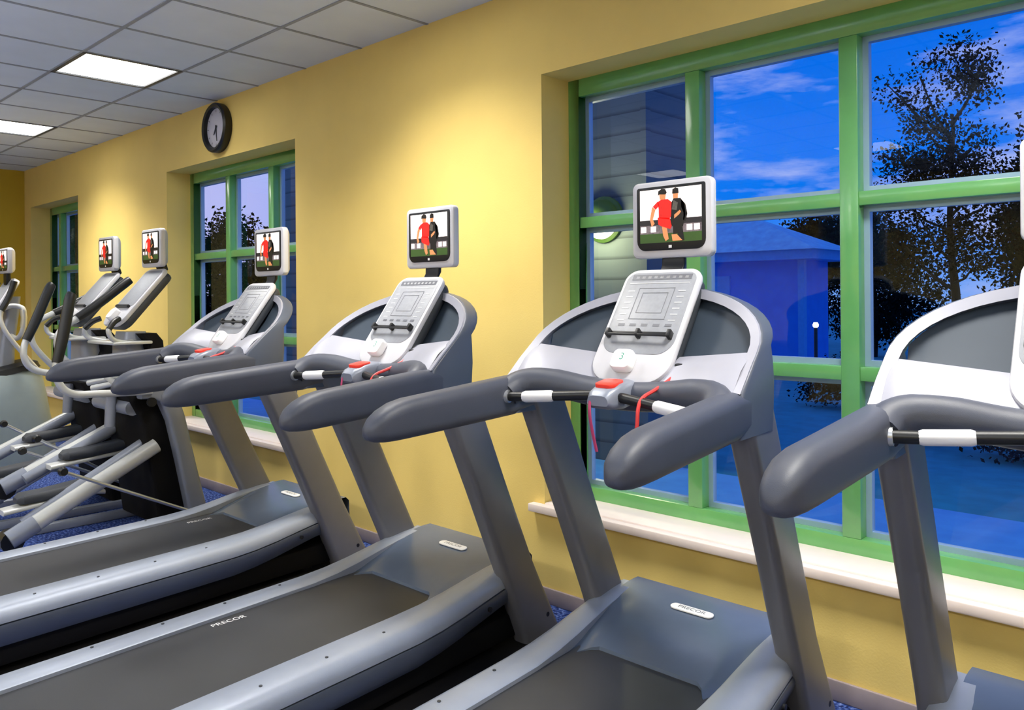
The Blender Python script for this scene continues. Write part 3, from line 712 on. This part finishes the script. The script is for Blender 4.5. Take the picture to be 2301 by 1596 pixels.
for ch in t2.children:
    if ch.name.startswith('moving_arm'):
        pv = V((0, -.86, .885)); ch.matrix_local = Matrix.Translation(pv) @ Matrix.Rotation(math.radians(-11), 4, 'X') @ Matrix.Translation(-pv)
def make_elliptical():
    t = empty('elliptical_trainer', (-8.07, 0, 0), 'grey-shrouded elliptical trainer at the left edge of the photo', 'elliptical trainer')
    rings = []
    for z, y0, y1, w in ((0.03, -1.42, -.50, .30), (.12, -1.42, -.50, .32), (.40, -1.38, -.53, .30), (.65, -1.30, -.56, .26), (.80, -1.20, -.585, .22), (.855, -1.12, -.60, .18)):
        rings.append([(a, (y0 + y1) / 2 + c, z) for a, c in rrect(-w, w, -(y1 - y0) / 2, (y1 - y0) / 2, min(.17, w * .7), n=6)])
    MB().loft(rings).build('shroud', M['shroud'], t)
    MB().loft([[(a, -.88 + c, z + (c * .22)) for a, c in rrect(-w, w, -l, l, .08, n=4)] for z, w, l in ((.83, .20, .27), (.88, .19, .25), (.905, .14, .2))]).build('shroud_cap', M['black'], t)
    MB().loft([[(a * q, y + c * q, z) for a, c in rrect(-.07, .07, -.055, .055, .03, n=4)] for y, z, q in ((-.86, .86, 1.2), (-.84, 1.1, 1), (-.80, 1.35, .9), (-.78, 1.5, .8))]).build('mast', M['amt_grey'], t)
    Pb = V((0, -.97, 1.36)); Pt = V((0, -.80, 1.66)); L_ = (Pt - Pb).length; fr = plane(Pb, (1, 0, 0), Pt - Pb)
    m = MB(); slab(m, lambda i: rrect(-.15 + i, .15 - i, i, L_ - i, .06 - i, n=6), fr, -.05, .004, .012); con = m.build('console', M['console'], t)
    m = MB(); slab(m, lambda i: rrect(-.12 + i, .12 - i, .1 + i, L_ - .03 - i, .03 - i, n=5), fr, 0, .007, .002); m.build('keypad', M['display'], con)
    monitor(t, 0, -.86, 1.70, 1.92, .15)
    MB().box(-.04, .04, -.85, -.81, 1.60, 1.72).build('monitor_bracket', M['black'], t, bevel=.01)
    for s in (-1, 1):
        h = MB().tube([(s * .06, -.82, 1.16), (s * .16, -.80, 1.14), (s * .235, -.78, 1.20), (s * .25, -.77, 1.32), (s * .24, -.78, 1.40), (s * .19, -.84, 1.42), (s * .17, -.90, 1.40)], .021, 12, smooth=5).build('fixed_handle', M['tubes'], t)
        MB().tube([(s * .245, -.775, 1.24), (s * .25, -.77, 1.32), (s * .242, -.778, 1.385)], .026, 12).build('hand_sensor', M['chrome'], h)
        ar = MB().tube([(s * .30, -.66, .84), (s * .31, -.80, 1.02), (s * .30, -.93, 1.22), (s * .27, -.95, 1.36), (s * .25, -.88, 1.50), (s * .25, -.84, 1.62)], .019, 12, smooth=5).build('moving_arm', M['tubes'], t)
        MB().tube([(s * .268, -.945, 1.38), (s * .25, -.88, 1.50), (s * .25, -.84, 1.63)], .025, 12, smooth=3).build('arm_grip', M['black'], ar)
        lv = MB().tube([(s * .22, -1.95, .16), (s * .22, -1.2, .30)], .035, 12).build('pedal_lever', M['tubes'], t)
        MB().loft([[(s * .20 + a, y, z + c) for a, c in rrect(-.075, .075, -.025, .025, .022, n=4)] for y, z in ((-1.80, .27), (-1.42, .33))]).build('foot_plate', M['pedal'], t)
        MB().box(s * .22 - .03, s * .22 + .03, -2.1, -1.40, 0, .05).build('base_rail', M['amt_grey'], t, bevel=.01)
make_elliptical()

# black sheets laid in for the shade under the treadmills
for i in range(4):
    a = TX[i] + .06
    m = MB().box(-.50, .50, -1.1, 1.1, 0, .009).build('shade_sheet', M['mat'], bevel=.003)
    m.location = (a, -1.32, 0); meta(m, ML[i], 'mat', 'black sheets for the shade under the treadmills')
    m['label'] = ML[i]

# ------------------------------------------------------------------ unseen fill lamps added behind the camera for soft ambient light
def fill_lamp(x, y, lb):
    t = empty('added_fill_lamp', (x, y, 0), lb, 'lamp', 'added fill lamps behind the camera'); n = 24
    def rev(pr): return [[(q * math.cos(2 * math.pi * k / n), q * math.sin(2 * math.pi * k / n), z) for k in range(n)] for q, z in pr]
    MB().loft(rev([(.15, 0), (.15, .02), (.04, .04), (.016, .06), (.016, 1.74)])).build('pole', M['dgrey'], t)
    MB().loft(rev([(.02, 1.72), (.10, 1.76), (.17, 1.86), (.165, 1.86), (.09, 1.775), (.02, 1.74)])).build('bowl_shade', M['white'], t)
    ld = bpy.data.lights.new('fill_bulb', 'SPOT'); ld.energy = 205; ld.spot_size = math.radians(165); ld.spot_blend = .6; ld.color = (1, .965, .92); ld.shadow_soft_size = .08
    lo = bpy.data.objects.new('fill_bulb', ld); COL.objects.link(lo); lo.parent = t; lo.location = (0, 0, 1.84); lo.rotation_euler = (math.pi, 0, 0)
for x, y in ((-8.2, -3.6), (-4.4, -4.2), (-.8, -4.4), (2.2, -3.0)): fill_lamp(x, y, 'unseen fill lamp added behind the camera')
# ------------------------------------------------------------------ outside
GZ = -.15
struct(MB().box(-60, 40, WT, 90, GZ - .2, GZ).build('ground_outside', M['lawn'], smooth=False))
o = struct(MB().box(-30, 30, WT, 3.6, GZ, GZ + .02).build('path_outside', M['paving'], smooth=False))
# neighbouring wing with siding
wing = empty('building_wing', (-6.9, 3.4, GZ), 'grey sided building wing with a lit wall lamp, seen through the windows', 'building')
MB().box(-3.9, 2.60, 0, .95, 0, 4.6).build('siding_wall', M['siding'], wing, smooth=False)
MB().box(2.56, 2.62, -.03, .05, 0, 4.6).build('corner_board', M['siding'], wing, smooth=False)
MB().box(-4.0, 2.7, -.25, 1.1, 4.6, 4.8).build('roof_edge', M['roof'], wing, smooth=False)
def wall_lamp():
    t = empty('wall_lamp', (-4.78, 3.4, 2.20), 'round glowing wall lamp on the grey building wing outside', 'lamp')
    n = 24
    MB().loft([[(q * math.cos(2 * math.pi * k / n), y, q * math.sin(2 * math.pi * k / n)) for k in range(n)] for q, y in ((.225, 0), (.225, -.03), (.18, -.05))]).build('back_plate', M['lgreen'], t)
    def dome(lo, hi, r): return [[(r * math.cos(e) * math.cos(a), -.05 + r * math.cos(e) * math.sin(a), r * math.sin(e)) for a in [-math.pi * k / 18 for k in range(19)]] for e in [lo + (hi - lo) * j / 6 for j in range(7)]]
    MB().loft(dome(-math.pi / 2 * .98, 0, .19)).build('globe', M['sconce_glow'], t)
    MB().loft(dome(.02, math.pi / 2 * .98, .195)).build('shade_cap', M['lgreen'], t)
    ld = bpy.data.lights.new('wall_lamp_bulb', 'POINT'); ld.energy = 34; ld.color = (1, .92, .5); ld.shadow_soft_size = .1
    lo = bpy.data.objects.new('wall_lamp_bulb', ld); COL.objects.link(lo); lo.parent = t; lo.location = (.0, -.36, -.12)
wall_lamp()
# pavilion with hip roof
def pavilion():
    t = empty('pavilion', (-8.7, 12.7, GZ), 'small blue-lit pavilion with a hip roof on the lawn outside', 'building')
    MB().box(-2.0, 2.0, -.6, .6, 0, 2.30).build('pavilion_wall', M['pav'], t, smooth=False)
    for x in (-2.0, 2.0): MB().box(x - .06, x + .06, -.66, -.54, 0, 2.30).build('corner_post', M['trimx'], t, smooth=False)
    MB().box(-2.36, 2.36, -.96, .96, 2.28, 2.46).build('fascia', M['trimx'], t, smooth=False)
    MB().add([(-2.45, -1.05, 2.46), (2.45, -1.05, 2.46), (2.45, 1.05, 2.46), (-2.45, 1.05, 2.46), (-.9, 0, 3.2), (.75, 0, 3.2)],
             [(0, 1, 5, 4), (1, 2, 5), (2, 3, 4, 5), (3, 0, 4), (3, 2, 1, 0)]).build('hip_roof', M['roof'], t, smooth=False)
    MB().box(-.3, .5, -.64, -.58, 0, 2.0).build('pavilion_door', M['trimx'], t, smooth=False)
pavilion()
def garden_lamp(loc):
    t = empty('garden_lamp', loc, 'small glowing garden lamp on a post beside the pavilion', 'lamp')
    MB().tube([(0, 0, 0), (0, 0, 1.05)], .03, 10).build('post', M['dgrey'], t)
    MB().loft([[(r * math.cos(2 * math.pi * k / 12), r * math.sin(2 * math.pi * k / 12), z) for k in range(12)] for r, z in ((.025, 1.05), (.045, 1.07), (.05, 1.10), (.03, 1.14))]).build('lamp_globe', M['lamp_glow'], t)
garden_lamp((-5.80, 10.6, GZ))

def tree(loc, h, crown, label, cat, leaf, group=None, n=1800, ls=.12, seed=0, name='tree', trunk=True, holes=.0):
    rnd = random.Random(seed)
    t = empty(name, loc, label, cat, group)
    tb = MB(); tips = []
    if trunk:
        tb.tube([(0, 0, 0), (.05, .02, h * .25), (-.04, .03, h * .5), (.03, 0, h * .8)], [.08, .065, .045, .02], 8, smooth=3)
        for k in range(16):
            a = rnd.uniform(0, 6.28); z = h * rnd.uniform(.3, .8); l = h * rnd.uniform(.10, .19)
            e = V((math.cos(a) * l, math.sin(a) * l, z + l * rnd.uniform(.4, 1.0)))
            mid_ = V((0, 0, z)).lerp(e, .5) + V((0, 0, -.08))
            tb.tube([(0, 0, z), mid_, e], [.022, .016, .007], 6); tips.append((mid_ + e) / 2); tips.append(e)
        tb.build('trunk', M['bark'], t)
    fv = []; ff = []
    cl = []
    for (cx, cy, cz, rx, ry, rz, cnt) in crown:
        for _ in range(cnt):
            while True:
                p = V((rnd.uniform(-1, 1), rnd.uniform(-1, 1), rnd.uniform(-1, 1)))
                if p.length < 1: break
            cl.append(V((cx + p.x * rx, cy + p.y * ry, cz + p.z * rz)))
    cl += tips
    for _ in range(n):
        c = rnd.choice(cl); s = ls * 4.2
        g_ = lambda q: max(-2 * q, min(2 * q, rnd.gauss(0, q)))
        p = c + V((g_(s), g_(s), g_(s * .7)))
        if p.z < .02: p.z = .02 + rnd.random() * .3
        a = V((rnd.uniform(-1, 1), rnd.uniform(-1, 1), rnd.uniform(-1, 1))).normalized(); b_ = a.cross(V((rnd.uniform(-1, 1), rnd.uniform(-1, 1), rnd.uniform(-1, 1)))).normalized()
        s = ls * rnd.uniform(.5, 1.2); k = len(fv)
        fv += [p + a * s, p + b_ * s * .55, p - a * s, p - b_ * s * .55]; ff.append((k, k + 1, k + 2, k + 3))
    me = bpy.data.meshes.new('foliage'); me.from_pydata([tuple(v) for v in fv], [], ff); me.materials.append(leaf)
    fo = bpy.data.objects.new('foliage', me); COL.objects.link(fo); fo.parent = t
    return t
def crown_of(h, w, cnt): return [(0, 0, h * .62, w, w, h * .33, cnt)]
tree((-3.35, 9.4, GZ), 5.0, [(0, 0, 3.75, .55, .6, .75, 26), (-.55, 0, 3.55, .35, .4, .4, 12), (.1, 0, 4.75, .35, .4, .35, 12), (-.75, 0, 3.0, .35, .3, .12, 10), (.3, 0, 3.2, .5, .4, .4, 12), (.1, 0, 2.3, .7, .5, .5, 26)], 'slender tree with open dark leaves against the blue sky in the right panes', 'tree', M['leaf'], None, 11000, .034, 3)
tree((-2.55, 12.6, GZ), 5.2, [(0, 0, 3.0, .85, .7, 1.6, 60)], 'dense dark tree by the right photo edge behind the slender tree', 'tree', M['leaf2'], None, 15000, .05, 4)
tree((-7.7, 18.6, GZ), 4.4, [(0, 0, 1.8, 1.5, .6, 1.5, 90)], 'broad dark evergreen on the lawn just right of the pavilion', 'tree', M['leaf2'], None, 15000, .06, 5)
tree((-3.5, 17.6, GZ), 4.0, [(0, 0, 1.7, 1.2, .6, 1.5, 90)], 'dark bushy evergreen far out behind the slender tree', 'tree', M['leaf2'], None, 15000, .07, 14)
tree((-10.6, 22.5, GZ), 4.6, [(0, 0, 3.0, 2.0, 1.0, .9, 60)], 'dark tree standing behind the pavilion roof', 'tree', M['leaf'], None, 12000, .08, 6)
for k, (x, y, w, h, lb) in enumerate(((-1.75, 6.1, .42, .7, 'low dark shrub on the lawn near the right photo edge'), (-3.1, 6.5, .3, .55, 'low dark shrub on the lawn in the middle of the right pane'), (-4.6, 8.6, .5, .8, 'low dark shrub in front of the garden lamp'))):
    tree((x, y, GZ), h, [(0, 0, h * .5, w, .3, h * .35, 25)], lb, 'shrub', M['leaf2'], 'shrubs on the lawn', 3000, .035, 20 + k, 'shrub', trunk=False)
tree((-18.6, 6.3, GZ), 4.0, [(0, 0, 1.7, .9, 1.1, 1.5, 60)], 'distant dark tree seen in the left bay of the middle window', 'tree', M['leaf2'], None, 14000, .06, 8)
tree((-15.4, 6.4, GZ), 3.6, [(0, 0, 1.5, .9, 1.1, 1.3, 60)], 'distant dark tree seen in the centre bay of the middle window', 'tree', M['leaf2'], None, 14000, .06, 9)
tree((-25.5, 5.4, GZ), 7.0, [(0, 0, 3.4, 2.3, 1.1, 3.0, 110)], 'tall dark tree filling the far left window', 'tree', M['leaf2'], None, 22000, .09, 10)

# ------------------------------------------------------------------ sky
w = bpy.data.worlds.new('dusk_sky'); SC.world = w; w.use_nodes = True; nt = w.node_tree
for n in list(nt.nodes): nt.nodes.remove(n)
out = nt.nodes.new('ShaderNodeOutputWorld'); bg = nt.nodes.new('ShaderNodeBackground'); nt.links.new(bg.outputs[0], out.inputs[0])
tc = nt.nodes.new('ShaderNodeTexCoord'); sp = nt.nodes.new('ShaderNodeSeparateXYZ'); nt.links.new(tc.outputs['Generated'], sp.inputs[0])
ramp = nt.nodes.new('ShaderNodeValToRGB'); nt.links.new(sp.outputs['Z'], ramp.inputs['Fac'])
cr = ramp.color_ramp
cr.elements[0].position = 0.0; cr.elements[0].color = rgb((110, 160, 240))
cr.elements[1].position = 1.0; cr.elements[1].color = rgb((0, 70, 190))
e = cr.elements.new(.10); e.color = rgb((0, 118, 236)); e = cr.elements.new(.3); e.color = rgb((0, 104, 226))
# lavender towards the left horizon
mx = nt.nodes.new('ShaderNodeMapRange'); mx.inputs['From Min'].default_value = -.70; mx.inputs['From Max'].default_value = -.92
nt.links.new(sp.outputs['X'], mx.inputs['Value'])
lav = nt.nodes.new('ShaderNodeMixRGB'); lav.inputs['Color2'].default_value = rgb((196, 196, 246)); nt.links.new(mx.outputs[0], lav.inputs['Fac']); nt.links.new(ramp.outputs['Color'], lav.inputs['Color1'])
# streaky clouds
mp = nt.nodes.new('ShaderNodeMapping'); mp.inputs['Scale'].default_value = (2.2, 2.2, 9.0); mp.inputs['Location'].default_value = (.3, .2, .92); nt.links.new(tc.outputs['Generated'], mp.inputs['Vector'])
nz = nt.nodes.new('ShaderNodeTexNoise'); nz.inputs['Scale'].default_value = 2.0; nz.inputs['Detail'].default_value = 7; nz.inputs['Roughness'].default_value = .6; nt.links.new(mp.outputs[0], nz.inputs['Vector'])
cl = nt.nodes.new('ShaderNodeMapRange'); cl.inputs['From Min'].default_value = .50; cl.inputs['From Max'].default_value = .66; cl.inputs['To Max'].default_value = .85; nt.links.new(nz.outputs['Fac'], cl.inputs['Value'])
cm = nt.nodes.new('ShaderNodeMixRGB'); cm.inputs['Color2'].default_value = rgb((170, 184, 240)); nt.links.new(cl.outputs[0], cm.inputs['Fac']); nt.links.new(lav.outputs[0], cm.inputs['Color1'])
nt.links.new(cm.outputs[0], bg.inputs['Color']); bg.inputs['Strength'].default_value = 1.1

SC.view_settings.view_transform = 'Standard'
SC.view_settings.look = 'None'
SC.view_settings.exposure = 0.0
SC.cycles.use_denoising = True
SC.cycles.max_bounces = 6
SC.cycles.use_adaptive_sampling = True
SC.cycles.adaptive_threshold = 0.03
SC.cycles.transparent_max_bounces = 12
SC.cycles.sample_clamp_indirect = 6.0
